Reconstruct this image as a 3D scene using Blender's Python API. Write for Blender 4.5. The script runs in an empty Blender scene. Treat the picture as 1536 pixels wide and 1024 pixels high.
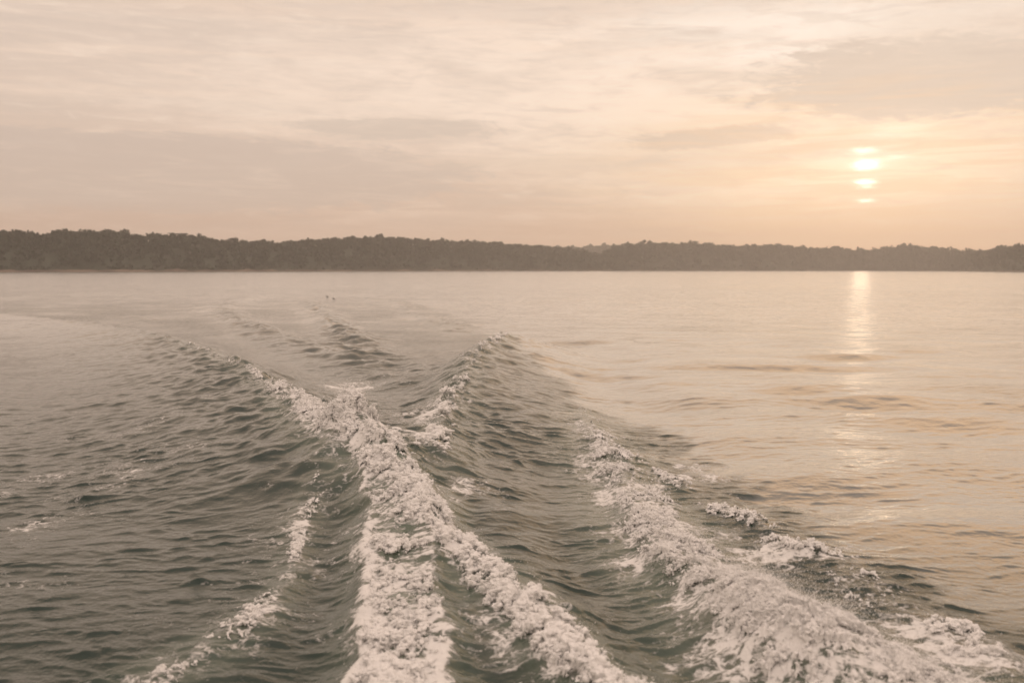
import bpy, bmesh, math, random
import numpy as np
from mathutils import Matrix, Vector

rng = np.random.default_rng(11)
random.seed(5)
sc = bpy.context.scene
COL = sc.collection

# ------------------------------------------------------------------ camera
LENS, CAM_H = 35.0, 2.8
FPX = 1536 * LENS / 36.0                     # focal length in photo pixels
PITCH = math.atan((512 - 403.6) / FPX)       # camera tipped slightly down
ROLL = math.radians(0.09)
cam_d = bpy.data.cameras.new('camera')
cam = bpy.data.objects.new('camera', cam_d)
COL.objects.link(cam)
cam_d.lens = LENS
cam_d.sensor_width = 36
cam_d.clip_start = 0.1
cam_d.clip_end = 6000
CM = (Matrix.Translation((0, 0, CAM_H)) @ Matrix.Rotation(math.pi / 2 - PITCH, 4, 'X')
      @ Matrix.Rotation(ROLL, 4, 'Z'))
cam.matrix_world = CM
cam_d.dof.use_dof = True
cam_d.dof.focus_distance = 17.0
cam_d.dof.aperture_fstop = 1.6
sc.camera = cam

# ------------------------------------------------------------------ render look
sc.render.engine = 'CYCLES'
sc.view_settings.view_transform = 'Standard'
sc.view_settings.look = 'None'
sc.view_settings.exposure = 0.0
sc.view_settings.gamma = 1.0
sc.cycles.use_denoising = True
sc.cycles.max_bounces = 6
sc.cycles.diffuse_bounces = 3
sc.cycles.glossy_bounces = 3
sc.cycles.transmission_bounces = 2
sc.cycles.volume_bounces = 1
sc.cycles.transparent_max_bounces = 6
sc.cycles.sample_clamp_indirect = 6.0
sc.cycles.pixel_filter_type = 'BLACKMAN_HARRIS'
sc.cycles.filter_width = 1.7


def ray(px, py):
    """direction in the world of a point of the photograph"""
    v = Vector(((px - 768) / FPX, (512 - py) / FPX, -1.0))
    return (CM.to_3x3() @ v).normalized()


def ground(px, py, z=0.0):
    d = ray(px, py)
    t = (z - CAM_H) / d.z
    return d.x * t, d.y * t


# ------------------------------------------------------------------ node helpers
class NT:
    def __init__(self, tree):
        self.t = tree
        self.n = tree.nodes
        self.l = tree.links

    def new(self, typ, **kw):
        n = self.n.new(typ)
        for k, v in kw.items():
            setattr(n, k, v)
        return n

    def put(self, sock, v):
        if hasattr(v, 'is_output'):
            self.l.new(v, sock)
        elif isinstance(v, (tuple, list)) and len(v) == 3 and sock.type == 'RGBA':
            sock.default_value = (*v, 1)
        else:
            sock.default_value = v

    def m(self, op, a, b=None, c=None, clamp=False):
        n = self.new('ShaderNodeMath', operation=op)
        n.use_clamp = clamp
        self.put(n.inputs[0], a)
        if b is not None:
            self.put(n.inputs[1], b)
        if c is not None:
            self.put(n.inputs[2], c)
        return n.outputs[0]

    def add(self, a, b): return self.m('ADD', a, b)
    def sub(self, a, b): return self.m('SUBTRACT', a, b)
    def mul(self, a, b): return self.m('MULTIPLY', a, b)

    def xyz(self, x, y, z):
        n = self.new('ShaderNodeCombineXYZ')
        for s, v in zip(n.inputs, (x, y, z)):
            self.put(s, v)
        return n.outputs[0]

    def noise(self, vec, scale, detail=4, rough=0.55, dist=0.0):
        n = self.new('ShaderNodeTexNoise')
        self.put(n.inputs['Vector'], vec)
        n.inputs['Scale'].default_value = scale
        n.inputs['Detail'].default_value = detail
        n.inputs['Roughness'].default_value = rough
        n.inputs['Distortion'].default_value = dist
        return n.outputs['Fac']

    def step(self, v, lo, hi, a=0.0, b=1.0):
        n = self.new('ShaderNodeMapRange', interpolation_type='SMOOTHSTEP')
        self.put(n.inputs[0], v)
        n.inputs[1].default_value = lo
        n.inputs[2].default_value = hi
        n.inputs[3].default_value = a
        n.inputs[4].default_value = b
        return n.outputs[0]

    def mix(self, fac, a, b, blend='MIX'):
        n = self.new('ShaderNodeMix', data_type='RGBA', blend_type=blend)
        self.put(n.inputs[0], fac)
        self.put(n.inputs[6], a)
        self.put(n.inputs[7], b)
        return n.outputs[2]

    def sepx(self, v, i):
        n = self.new('ShaderNodeSeparateXYZ')
        self.put(n.inputs[0], v)
        return n.outputs[i]

    def scale(self, v, s):
        n = self.new('ShaderNodeVectorMath', operation='SCALE')
        self.put(n.inputs[0], v)
        self.put(n.inputs['Scale'], s)
        return n.outputs[0]

    def vadd(self, a, b):
        n = self.new('ShaderNodeVectorMath', operation='ADD')
        self.put(n.inputs[0], a)
        self.put(n.inputs[1], b)
        return n.outputs[0]


# ------------------------------------------------------------------ sky (world) and sun
SUN_AZ, SUN_EL = math.degrees(math.atan2(ray(1297, 250).x, ray(1297, 250).y)), math.degrees(math.asin(ray(1297, 250).z))


def azel(px, py):
    d = ray(px, py)
    return math.degrees(math.atan2(d.x, d.y)), math.degrees(math.asin(d.z))


world = bpy.data.worlds.new('World')
sc.world = world
world.use_nodes = True
W = NT(world.node_tree)
W.n.clear()
tc = W.new('ShaderNodeTexCoord')
sep = W.new('ShaderNodeSeparateXYZ')
W.l.new(tc.outputs['Generated'], sep.inputs[0])
AZ = W.mul(W.m('ARCTAN2', sep.outputs[0], sep.outputs[1]), 57.29578)
EL = W.mul(W.m('ARCSINE', sep.outputs[2]), 57.29578)

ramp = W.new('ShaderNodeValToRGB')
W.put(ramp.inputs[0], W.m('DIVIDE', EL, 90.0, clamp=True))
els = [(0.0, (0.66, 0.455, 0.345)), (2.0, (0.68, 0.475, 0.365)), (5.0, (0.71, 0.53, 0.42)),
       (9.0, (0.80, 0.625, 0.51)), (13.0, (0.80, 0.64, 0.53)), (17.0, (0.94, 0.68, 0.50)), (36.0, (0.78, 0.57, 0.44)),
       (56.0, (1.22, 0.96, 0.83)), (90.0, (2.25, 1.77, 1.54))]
cr = ramp.color_ramp
while len(cr.elements) < len(els):
    cr.elements.new(0.5)
for e, (p, c) in zip(cr.elements, els):
    e.position = p / 90.0
    e.color = (*c, 1)
sky = ramp.outputs[0]

# the sky away from the low sun is dimmer
dAZ = W.sub(AZ, SUN_AZ)
away = W.m('ABSOLUTE', dAZ)
dim = W.step(away, 8.0, 120.0, 1.0, 0.62)
sky = W.scale(sky, dim)

# warped coordinates for stringy cloud edges
vec_d = W.xyz(W.mul(AZ, 0.10), W.mul(W.add(EL, W.mul(AZ, -0.02)), 0.42), 3.1)
n_big = W.noise(vec_d, 1.0, 7, 0.58, 0.35)
vec_s = W.xyz(W.mul(AZ, 0.055), W.mul(EL, 0.95), 8.7)
n_str = W.noise(vec_s, 1.3, 6, 0.55, 0.6)
vec_e = W.xyz(W.mul(AZ, 0.30), W.mul(W.add(EL, W.mul(AZ, 0.04)), 1.15), 1.7)
n_edge = W.noise(vec_e, 1.0, 9, 0.66, 0.9)
n_edge2 = W.noise(W.xyz(W.mul(AZ, 0.75), W.mul(W.add(EL, W.mul(AZ, 0.05)), 2.6), 5.3), 1.0, 7, 0.62, 0.7)
wob = W.add(W.mul(W.sub(n_edge, 0.5), 1.5), W.mul(W.sub(n_edge2, 0.5), 0.95))
wob2 = W.mul(W.sub(n_big, 0.5), 2.0)


def ell(px, py, rx, ry, wobble=1.0, soft=(1.15, 0.25), tilt=0.0):
    """soft cloud patch: centre and half sizes measured in the photograph, kept as a direction in the sky"""
    a0, e0 = azel(px, py)
    ra, re = rx / 26.0, ry / 26.0
    da = W.m('DIVIDE', W.sub(AZ, a0), ra)
    de = W.m('DIVIDE', W.add(W.sub(W.sub(EL, e0), W.mul(W.sub(AZ, a0), tilt)), 0.0), re)
    r = W.m('SQRT', W.add(W.mul(da, da), W.mul(de, de)))
    if wobble:
        r = W.add(r, W.add(W.mul(wob, 0.95 * wobble), W.mul(wob2, 0.45 * wobble)))
    return W.step(r, soft[0], soft[1], 0.0, 1.0)


# added warm patch above the view, unseen, to gild the water by reflection
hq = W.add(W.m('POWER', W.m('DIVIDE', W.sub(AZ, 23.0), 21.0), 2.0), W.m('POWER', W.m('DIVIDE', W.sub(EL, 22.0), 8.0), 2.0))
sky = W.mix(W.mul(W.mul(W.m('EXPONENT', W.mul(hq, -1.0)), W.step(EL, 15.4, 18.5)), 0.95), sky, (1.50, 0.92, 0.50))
# broad cream brightness above the sun, then warm and grey banks
sky = W.mix(W.mul(ell(960, 135, 620, 120, 0.6, (1.4, 0.0)), 0.85), sky, (1.0, 0.81, 0.665))
sky = W.mix(W.mul(ell(1290, 240, 430, 130, 0.3, (1.4, 0.0)), 0.90), sky, (1.0, 0.775, 0.565))
sky = W.mix(W.mul(ell(1190, 50, 300, 75, 0.8, (1.3, 0.2)), 0.75), sky, (1.0, 0.88, 0.77))
n_wisp = W.noise(W.xyz(W.mul(AZ, 0.30), W.mul(W.add(EL, W.mul(AZ, 0.03)), 1.7), 6.1), 1.0, 8, 0.62, 0.9)
sky = W.mix(W.mul(W.step(n_str, 0.45, 0.70), 0.42), sky, (0.95, 0.74, 0.59))
sky = W.mix(W.mul(W.step(n_big, 0.48, 0.70), 0.42), sky, (0.66, 0.53, 0.44))
sky = W.mix(W.mul(W.step(n_wisp, 0.50, 0.70), 0.36), sky, (0.66, 0.53, 0.44))
sky = W.mix(W.mul(W.step(n_wisp, 0.50, 0.28), 0.28), sky, (1.0, 0.84, 0.70))
sky = W.mix(W.mul(ell(190, 258, 520, 62, 0.50, (1.0, 0.80)), 0.75), sky, (0.60, 0.475, 0.40))
sky = W.mix(W.mul(ell(610, 194, 170, 20, 0.9, (1.05, .65)), 0.75), sky, (0.63, 0.51, 0.425))
sky = W.mix(W.mul(ell(420, 160, 330, 16, 0.9), 0.40), sky, (0.88, 0.71, 0.58))
sky = W.mix(W.mul(ell(880, 245, 280, 14, 0.9), 0.50), sky, (0.72, 0.56, 0.44))
sky = W.mix(W.mul(ell(1075, 207, 145, 18, 0.8, (1.0, 0.65), 0.05), 0.85), sky, (0.70, 0.545, 0.435))
sky = W.mix(W.mul(ell(1390, 116, 250, 60, 0.85, (1.02, 0.72), -0.03), 0.90), sky, (0.69, 0.565, 0.475))
sky = W.mix(W.mul(ell(1480, 40, 190, 40, 0.85, (1.2, 0.4)), 0.45), sky, (0.76, 0.63, 0.53))
sky = W.mix(W.mul(ell(1085, 112, 110, 9, 0.8, (1.1, .4), -0.12), 0.50), sky, (0.76, 0.62, 0.51))
sky = W.mix(W.mul(ell(850, 6, 520, 26, 0.8, (1.3, 0.2)), 0.42), sky, (0.68, 0.57, 0.49))
n_w2 = W.noise(W.xyz(W.mul(AZ, 0.22), W.mul(W.add(EL, W.mul(AZ, 0.02)), 1.5), 12.4), 1.0, 9, 0.66, 0.8)
sky = W.mix(W.mul(W.step(n_w2, 0.50, 0.70), 0.34), sky, (0.63, 0.50, 0.42))
sky = W.mix(W.mul(W.step(n_w2, 0.50, 0.30), 0.22), sky, (0.95, 0.75, 0.61))
# veil near the skyline below the sun
sky = W.mix(W.mul(W.step(EL, 4.2, 1.0), 0.75), sky, W.mix(W.step(away, 2.0, 34.0), (0.84, 0.56, 0.395), (0.66, 0.455, 0.35)))
# warm glow round the sun
a0, e0 = azel(1297, 262)
g2 = W.add(W.m('POWER', W.m('DIVIDE', W.sub(AZ, a0), 7.5), 2.0), W.m('POWER', W.m('DIVIDE', W.sub(EL, e0), 2.6), 2.0))
glow = W.m('EXPONENT', W.mul(g2, -1.0))
sky = W.mix(1.0, sky, W.scale(W.xyz(0.16, 0.11, 0.075), glow), 'ADD')
# streaks of cloud through the glow
n_slit = W.noise(W.xyz(W.mul(AZ, 0.16), W.mul(W.add(EL, W.mul(AZ, -0.015)), 2.6), 4.4), 1.0, 5, 0.5, 0.5)
sky = W.mix(W.mul(W.mul(W.step(n_slit, 0.44, 0.62), W.step(g2, 6.0, 0.6)), 0.45), sky, (0.88, 0.62, 0.42))
n_fine = W.mul(W.sub(W.noise(W.xyz(W.mul(AZ, 0.9), W.mul(EL, 4.5), 2.2), 1.0, 5, 0.6, 0.6), 0.5), 2.0)
# the sun seen through slits in the cloud
for px, py, rx, ry, b in ((1300, 243, 60, 20, 0.12), (1296, 226, 17, 4.0, 0.7), (1300, 247, 14, 6.0, 1.7), (1340, 236, 16, 3.5, 0.3), (1298, 273, 12, 3.8, 1.3),
                          (1300, 281, 10, 2.0, 0.6), (1298, 301, 10, 2.3, 1.0), (1345, 196, 45, 9, 0.20)):
    a0, e0 = azel(px, py)
    q = W.add(W.m('POWER', W.m('DIVIDE', W.add(W.sub(AZ, a0), W.mul(n_fine, 0.55)), rx / 26.0), 2.0), W.m('POWER', W.m('DIVIDE', W.add(W.sub(EL, e0), W.mul(n_fine, 0.17)), ry / 26.0), 2.0))
    spot = W.mul(W.m('EXPONENT', W.mul(q, -1.0)), b)
    sky = W.mix(1.0, sky, W.scale(W.xyz(1.0, 0.88, 0.75), spot), 'ADD')

nish = W.new('ShaderNodeTexSky', sky_type='NISHITA')
nish.sun_disc = False
nish.sun_elevation = math.radians(SUN_EL)
nish.sun_rotation = math.radians(SUN_AZ)
bg1 = W.new('ShaderNodeBackground')
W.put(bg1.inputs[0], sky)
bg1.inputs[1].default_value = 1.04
bg2 = W.new('ShaderNodeBackground')
W.put(bg2.inputs[0], nish.outputs[0])
bg2.inputs[1].default_value = 0.004
adds = W.new('ShaderNodeAddShader')
W.l.new(bg1.outputs[0], adds.inputs[0])
W.l.new(bg2.outputs[0], adds.inputs[1])
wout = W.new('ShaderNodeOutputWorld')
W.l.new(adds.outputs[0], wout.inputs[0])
world.cycles.sampling_method = 'MANUAL'
world.cycles.sample_map_resolution = 2048

sun_d = bpy.data.lights.new('sun', 'SUN')
sun = bpy.data.objects.new('sun', sun_d)
COL.objects.link(sun)
sun_d.energy = 0.0017
sun_d.angle = math.radians(0.9)
sun_d.color = (1.0, 0.74, 0.48)
sd = ray(1297, 258)
sun.rotation_euler = (-sd).to_track_quat('-Z', 'Y').to_euler()

# ------------------------------------------------------------------ haze
HAZE_D = 0.00030


def haze():
    me = bpy.data.meshes.new('haze')
    bm = bmesh.new()
    bmesh.ops.create_cube(bm, size=1.0)
    for v in bm.verts:
        v.co = Vector((v.co.x * 6000, 1300 + v.co.y * 4200, -1.8 + (v.co.z + 0.5) * 112))
    bm.to_mesh(me)
    bm.free()
    o = bpy.data.objects.new('haze', me)
    COL.objects.link(o)
    o['kind'] = 'stuff'
    o['label'] = 'thin warm evening haze lying over the lake and the far hills'
    o['category'] = 'haze'
    m = bpy.data.materials.new('haze_air')
    m.use_nodes = True
    n = NT(m.node_tree)
    n.n.clear()
    v = n.new('ShaderNodeVolumePrincipled')
    v.inputs['Color'].default_value = (0.99, 0.955, 0.92, 1)
    v.inputs['Density'].default_value = HAZE_D
    v.inputs['Anisotropy'].default_value = 0.65
    out = n.new('ShaderNodeOutputMaterial')
    n.l.new(v.outputs[0], out.inputs['Volume'])
    me.materials.append(m)
    return o


haze()

# ------------------------------------------------------------------ numpy noise
PERM = rng.permutation(1024)
GA = rng.random(1024) * 2 * np.pi
GX, GY = np.cos(GA), np.sin(GA)
JX, JY = rng.random(1024), rng.random(1024)


def hsh(i, j):
    return PERM[(PERM[i & 1023] + j) & 1023]


def pnoise(x, y):
    i = np.floor(x).astype(np.int64)
    j = np.floor(y).astype(np.int64)
    fx, fy = x - i, y - j
    u = fx * fx * fx * (fx * (fx * 6 - 15) + 10)
    v = fy * fy * fy * (fy * (fy * 6 - 15) + 10)
    r = 0
    for di in (0, 1):
        for dj in (0, 1):
            h = hsh(i + di, j + dj)
            g = GX[h] * (fx - di) + GY[h] * (fy - dj)
            r = r + g * (u if di else 1 - u) * (v if dj else 1 - v)
    return r * 1.5


def fbm(x, y, n=4, gain=0.5):
    a, s, f = 1.0, 0, 1.0
    for k in range(n):
        s = s + a * pnoise(x * f + 17.3 * k, y * f - 9.1 * k)
        a *= gain
        f *= 2.03
    return s


def worley(x, y):
    i = np.floor(x).astype(np.int64)
    j = np.floor(y).astype(np.int64)
    f1 = np.full(x.shape, 9.0)
    f2 = np.full(x.shape, 9.0)
    for di in (-1, 0, 1):
        for dj in (-1, 0, 1):
            h = hsh(i + di, j + dj)
            d = (i + di + JX[h] - x) ** 2 + (j + dj + JY[h] - y) ** 2
            f2 = np.minimum(f2, np.maximum(f1, d))
            f1 = np.minimum(f1, d)
    return np.sqrt(f1), np.sqrt(f2)


def sstep(x, a, b):
    t = np.clip((x - a) / (b - a), 0, 1)
    return t * t * (3 - 2 * t)


# ------------------------------------------------------------------ wake lines, laid on the water
class Line:
    """a line on the water; columns: px, py in the photograph, then values carried along it"""

    def __init__(self, rows, zc=2):
        self.v = np.array([r[2:] for r in rows], float)
        self.p = np.array([ground(r[0], r[1], (r[zc] if zc is not None else 0.0)) for r in rows])

    def field(self, X, Y):
        best = np.full(X.shape, 1e9)
        side = np.zeros(X.shape)
        vals = np.zeros(X.shape + (self.v.shape[1],))
        along = np.zeros(X.shape)
        L = 0.0
        for k in range(len(self.p) - 1):
            a, b = self.p[k], self.p[k + 1]
            d = b - a
            ln2 = d @ d
            ln = math.sqrt(ln2)
            t = np.clip(((X - a[0]) * d[0] + (Y - a[1]) * d[1]) / ln2, 0, 1)
            qx, qy = X - a[0] - t * d[0], Y - a[1] - t * d[1]
            dd = qx * qx + qy * qy
            w = dd < best
            cr_ = (d[0] * (Y - a[1]) - d[1] * (X - a[0]))
            best[w] = dd[w]
            side[w] = np.sign(cr_[w])
            tw = t[w][:, None]
            vals[w] = self.v[k] * (1 - tw) + self.v[k + 1] * tw
            along[w] = L + t[w] * ln
            L += ln
        return np.sqrt(best), side, vals, along


# left wave crest: height, foam strength, foam half width
LC = Line([(-60, 466, .02, 0, .1), (60, 477, .13, 0, .1), (150, 488, .22, .0, .2), (235, 506, .26, .22, .25), (300, 528, .34, .46, .28), (360, 552, .38, .50, .28),
           (400, 580, .38, .50, .30), (440, 608, .40, .78, .36), (490, 640, .42, 1.0, .48), (530, 664, .44, 1.1, .5), (560, 692, .38, 1.1, .48), (600, 735, .24, .9, .4),
           (650, 790, .17, 1.0, .30), (715, 845, .15, 1.0, .27), (780, 905, .15, 1.05, .26), (845, 965, .15, 1.1, .26), (930, 1040, .13, 1.1, .26), (1030, 1130, .1, 1, .26)])
# right wave crest
RC = Line([(752, 506, .42, .62, .4), (728, 522, .46, .62, .38), (700, 548, .42, .5, .35), (688, 575, .38, .55, .38), (676, 605, .34, .5, .42), (664, 640, .28, .42, .38),
           (655, 680, .18, .45, .4), (640, 722, .08, .45, .4)])
# outer edge of the disturbed water
EC = Line([(520, 428, 0), (640, 458, 0), (752, 506, 0), (800, 552, 0), (890, 606, 0), (1000, 668, 0), (1130, 752, 0), (1300, 835, 0), (1480, 930, 0), (1640, 1020, 0), (1900, 1160, 0)])
# right foam: height, strength, half width left and right
FC = Line([(872, 615, .05, .35, .35), (905, 668, .10, .75, .40), (940, 720, .13, .85, .42), (965, 765, .15, .95, .40), (1005, 815, .16, 1.0, .40), (1060, 868, .17, 1.05, .42),
           (1140, 920, .20, 1.1, .55), (1240, 975, .22, 1.1, .66), (1345, 1040, .2, 1.1, .75), (1470, 1120, .2, 1.1, .75)])
FT = Line([(960, 690, .03, .35, .35), (1060, 745, .04, .45, .4), (1170, 800, .05, .55, .42), (1290, 868, .05, .6, .45), (1420, 945, .05, .6, .4), (1560, 1030, .05, .6, .4)])
# central churned band
CC = Line([(572, 700, .12, .9, .30), (585, 745, .12, .85, .38), (600, 800, .12, .9, .40), (602, 860, .10, .95, .38), (602, 920, .10, 1.0, .36), (602, 980, .10, 1.05, .37), (600, 1050, .1, 1.1, .38), (600, 1150, .1, 1.1, .38)])
# thin left streak
SC = Line([(498, 712, .02, .22, .13), (478, 755, .03, .42, .14), (455, 800, .03, .50, .14), (428, 845, .035, .52, .15), (402, 890, .04, .64, .15), (368, 930, .04, .66, .18), (310, 978, .035, .70, .24), (235, 1025, .03, .75, .28), (120, 1100, .03, .7, .28)])
# rough trails left further out
T1 = Line([(400, 442, .03, .4, 1.2), (322, 459, .10, .9, 1.2), (352, 476, .16, 1.0, 1.0), (392, 493, .16, 1.0, .9), (420, 506, .08, .7, 1.0), (500, 540, .03, .5, 1.2)])
T2 = Line([(445, 446, .03, .4, 1.2), (466, 455, .18, 1.0, 1.2), (490, 472, .22, 1.0, 1.0), (520, 497, .20, 1.0, 1.0), (552, 528, .10, .8, 1.2), (600, 570, .04, .6, 1.2)])
T3 = Line([(560, 440, .03, .5, 1.0), (620, 470, .08, .6, 1.0), (690, 495, .06, .5, 1.0)])
# short smooth ridge right of the peak
QC = Line([(752, 512, .12, 0, .3), (800, 523, .07, 0, .3), (850, 532, .02, 0, .3)])

SPL = [ground(543, 690, .1), ground(1120, 925, .1), ground(1225, 985, .1)]      # splashes


def crest(d, s, h, wl, wr, r0=0.10):
    w = np.where(s < 0, wl, wr)
    u = (np.sqrt(d * d + r0 * r0) - r0) / w
    return h * np.exp(-u)


def wake(X, Y):
    """height of the wake, foam density, churn (roughness) and air in the water at points near the boat"""
    wx = 0.25 * fbm(X * 0.7, Y * 0.7, 3)
    wy = 0.25 * fbm(X * 0.7 + 31, Y * 0.7 + 11, 3)
    x, y = X + wx * 0.5, Y + wy * 0.5
    H = np.zeros(X.shape)
    foam = np.zeros(X.shape)
    air = np.zeros(X.shape)
    n1 = fbm(X * 1.1 + 5, Y * 1.1, 3)
    # left crest
    d, s, v, al = LC.field(x, y)
    h = 1.45 * v[:, 0] * (1 + 0.22 * n1)
    far_w = sstep(Y, 8, 16)
    H += crest(d, s, h, 0.5 + 1.9 * far_w, 0.45 + 0.55 * far_w)
    H -= np.where(s < 0, 0.16 * v[:, 0] / 0.4 * np.exp(-((d - 4.4) / 1.8) ** 2), 0.14 * v[:, 0] / .4 * np.exp(-((d - 2.4) / 1.1) ** 2)) * far_w
    fl = v[:, 1] * (1 + 0.55 * n1)
    dl = d * np.where(s < 0, 1.0, 1.25) + np.where(s < 0, -.05, 0.10)
    foam = np.maximum(foam, fl * sstep(-dl / v[:, 2], -1.0, -0.25))
    sideL = s * d
    bend = -1.7 * np.exp(-d / 1.7) * (s < 0) * far_w
    # right crest
    d, s, v, al = RC.field(x, y)
    h = v[:, 0] * (1 + 0.18 * n1)
    H += 1.4 * crest(d, s, h, 0.75, 1.55)
    bend = bend - 1.4 * np.exp(-d / 1.3) * (s > 0) * sstep(v[:, 0], .05, .25)
    H -= 0.17 * v[:, 0] / .4 * np.exp(-((d - 3.4) / 1.3) ** 2) * (s > 0)
    foam = np.maximum(foam, v[:, 1] * (0.75 + 0.9 * n1) * sstep(-(d + np.where(s > 0, -.1, .15)) / v[:, 2], -1.0, -0.2))
    # lace and milky water beside the thick foam
    for Ln, kf, ww in ((LC, .58, 1.8), (CC, .64, 1.6), (FC, .74, 2.2), (SC, .66, 1.8), (RC, .5, 1.8)):
        dq, sq, vq, aq = Ln.field(x, y)
        prof = sstep(-dq / vq[:, 2], -ww, -.7)
        foam = np.maximum(foam, kf * np.minimum(vq[:, 1], 1.0) * prof * (1 + .7 * n1))
        air = np.maximum(air, .75 * np.minimum(vq[:, 1], 1.0) * sstep(-dq / vq[:, 2], -ww * 1.25, -.6))
    # others
    d, s, v, al = QC.field(X, Y)
    H += crest(d, s, v[:, 0], .35, .35)
    for T in (T1, T2, T3):
        d, s, v, al = T.field(x, y)
        H += (v[:, 0] * (.75 + .6 * n1) + .26 * v[:, 1] * (.5 - np.abs(fbm(X * .45 + 7, Y * .45, 3)))) * np.exp(-(d / (1.0 * v[:, 2])) ** 2)
    d, s, v, al = CC.field(x, y)
    sh = np.exp(-(d / (0.9 * v[:, 2])) ** 2)
    H += v[:, 0] * sh * 0.8 + 0.05 * np.exp(-((d - v[:, 2] * .8) / .1) ** 2)
    edge = sstep(-d / v[:, 2], -1.1, -0.75)
    foam = np.maximum(foam, v[:, 1] * edge * (0.62 + 0.40 * sstep(d / v[:, 2], .25, .85) + .40 * n1 + .35 * sstep(-Y, -8.0, -6.2)))
    air = np.maximum(air, sstep(-d / v[:, 2], -1.35, -0.6))
    H -= 0.06 * np.exp(-((d - v[:, 2] * 1.9) / .25) ** 2) * sstep(-Y, -14, -10)
    d, s, v, al = FC.field(x, y)
    rag = np.where(s < 0, 0.9, 1.6)
    H += v[:, 0] * np.exp(-(d / (0.62 * v[:, 2] * rag)) ** 2)
    H -= 0.08 * np.exp(-((d - 1.0) / .35) ** 2) * (s < 0) * sstep(-Y, -16, -10)
    foam = np.maximum(foam, v[:, 1] * (0.80 + .5 * n1) * sstep(-d / (v[:, 2] * rag), -1.15, -0.35))
    air = np.maximum(air, 0.6 * sstep(-d / v[:, 2], -1.2, -0.5))
    d, s, v, al = FT.field(x, y)
    H += v[:, 0] * np.exp(-(d / .3) ** 2)
    foam = np.maximum(foam, v[:, 1] * (0.80 + .9 * n1) * sstep(-d / v[:, 2], -1.2, -0.1))
    d, s, v, al = SC.field(x, y)
    H += v[:, 0] * np.exp(-(d / .14) ** 2)
    foam = np.maximum(foam, v[:, 1] * (0.95 + .7 * n1) * sstep(-d / v[:, 2], -1.15, -0.2))
    foam = np.maximum(foam, 0.33 * np.exp(-(d / .7) ** 2) * (0.8 + n1))
    air = np.maximum(air, .25 * np.exp(-(d / .3) ** 2))
    # splash mounds
    for (sx, sy), a, rr in zip(SPL, (.24, .16, .16), (.40, .50, .55)):
        q = ((X - sx) ** 2 + (Y - sy) ** 2) / rr ** 2
        H += a * np.exp(-q)
        foam = np.maximum(foam, 1.35 * np.exp(-q * .8))
    # scattered patches
    for px, py, rx, ry, a in ((530, 578, 1.1, 1.6, .80), (120, 720, 1.3, 1.1, .42), (220, 700, 1.1, 1.0, .38), (60, 780, .8, .8, .40), (205, 655, 1.2, 1.1, .30),
                              (640, 640, .9, 2.0, .72), (630, 690, .8, 1.2, .78), (715, 900, .3, 1.2, .70), (760, 985, .3, .8, .65), (690, 760, .5, 1.0, .62), (30, 880, .5, .5, .35), (1010, 705, .9, 1.3, .7), (1130, 820, 0.9, .9, .72), (1330, 930, .7, .8, .72), (1440, 985, .6, .6, .68)):
        gx, gy = ground(px, py)
        q = ((X - gx) / rx) ** 2 + ((Y - gy) / ry) ** 2
        foam = np.maximum(foam, a * np.exp(-q) * (1 + n1))
    # churn
    d, s, v, al = EC.field(x, y)
    sd_ = s * d
    sd_ = sd_ + 0.9 * fbm(X * .55 + 3, Y * .55, 3) + .45 * fbm(X * 2.1, Y * 2.1 + 8, 3)
    inside = sstep(-sd_, -0.5, 0.6)
    R = np.hypot(X, Y)
    leftzone = 0.75 - 0.50 * sstep(R, 22, 60)
    lmask = sstep(-sideL, -0.3, 0.8)
    rough_in = 1.0 - 0.45 * sstep(R, 55, 110)
    rough = 0.48 * (1 - inside) + inside * (rough_in * (1 - lmask) + leftzone * lmask)
    for T in (T1, T2, T3):
        d, s, v, al = T.field(x, y)
        rough = np.maximum(rough, 1.2 * v[:, 1] * np.exp(-(d / (1.3 * v[:, 2])) ** 2))
    rough *= 1 + 0.45 * fbm(X * .22 + 3, Y * .22, 2)
    calm = 1 - inside
    return H, np.clip(foam, 0, 1.5), np.clip(rough, .1, 2), air, calm, bend


# ------------------------------------------------------------------ ripples: many short wave trains
NW = 120
lam = np.exp(rng.uniform(math.log(0.075), math.log(0.60), NW))
lam = np.sort(lam)[::-1]
ang = rng.normal(0, 0.34, NW) + math.radians(-4)
kx, ky = 2 * np.pi / lam * np.sin(ang), 2 * np.pi / lam * np.cos(ang)
amp = 0.0215 * lam / (2 * np.pi) * (0.7 + 0.6 * rng.random(NW)) * np.where(lam > .36, .60, 1.0)
ph = rng.random(NW) * 2 * np.pi
NS = 26
slam = rng.uniform(1.3, 4.5, NS)
sang = rng.normal(0, .5, NS) + math.radians(12)
skx, sky_ = 2 * np.pi / slam * np.sin(sang), 2 * np.pi / slam * np.cos(sang)
samp = 0.021 * slam / (2 * np.pi)
sph = rng.random(NS) * 2 * np.pi


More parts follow.
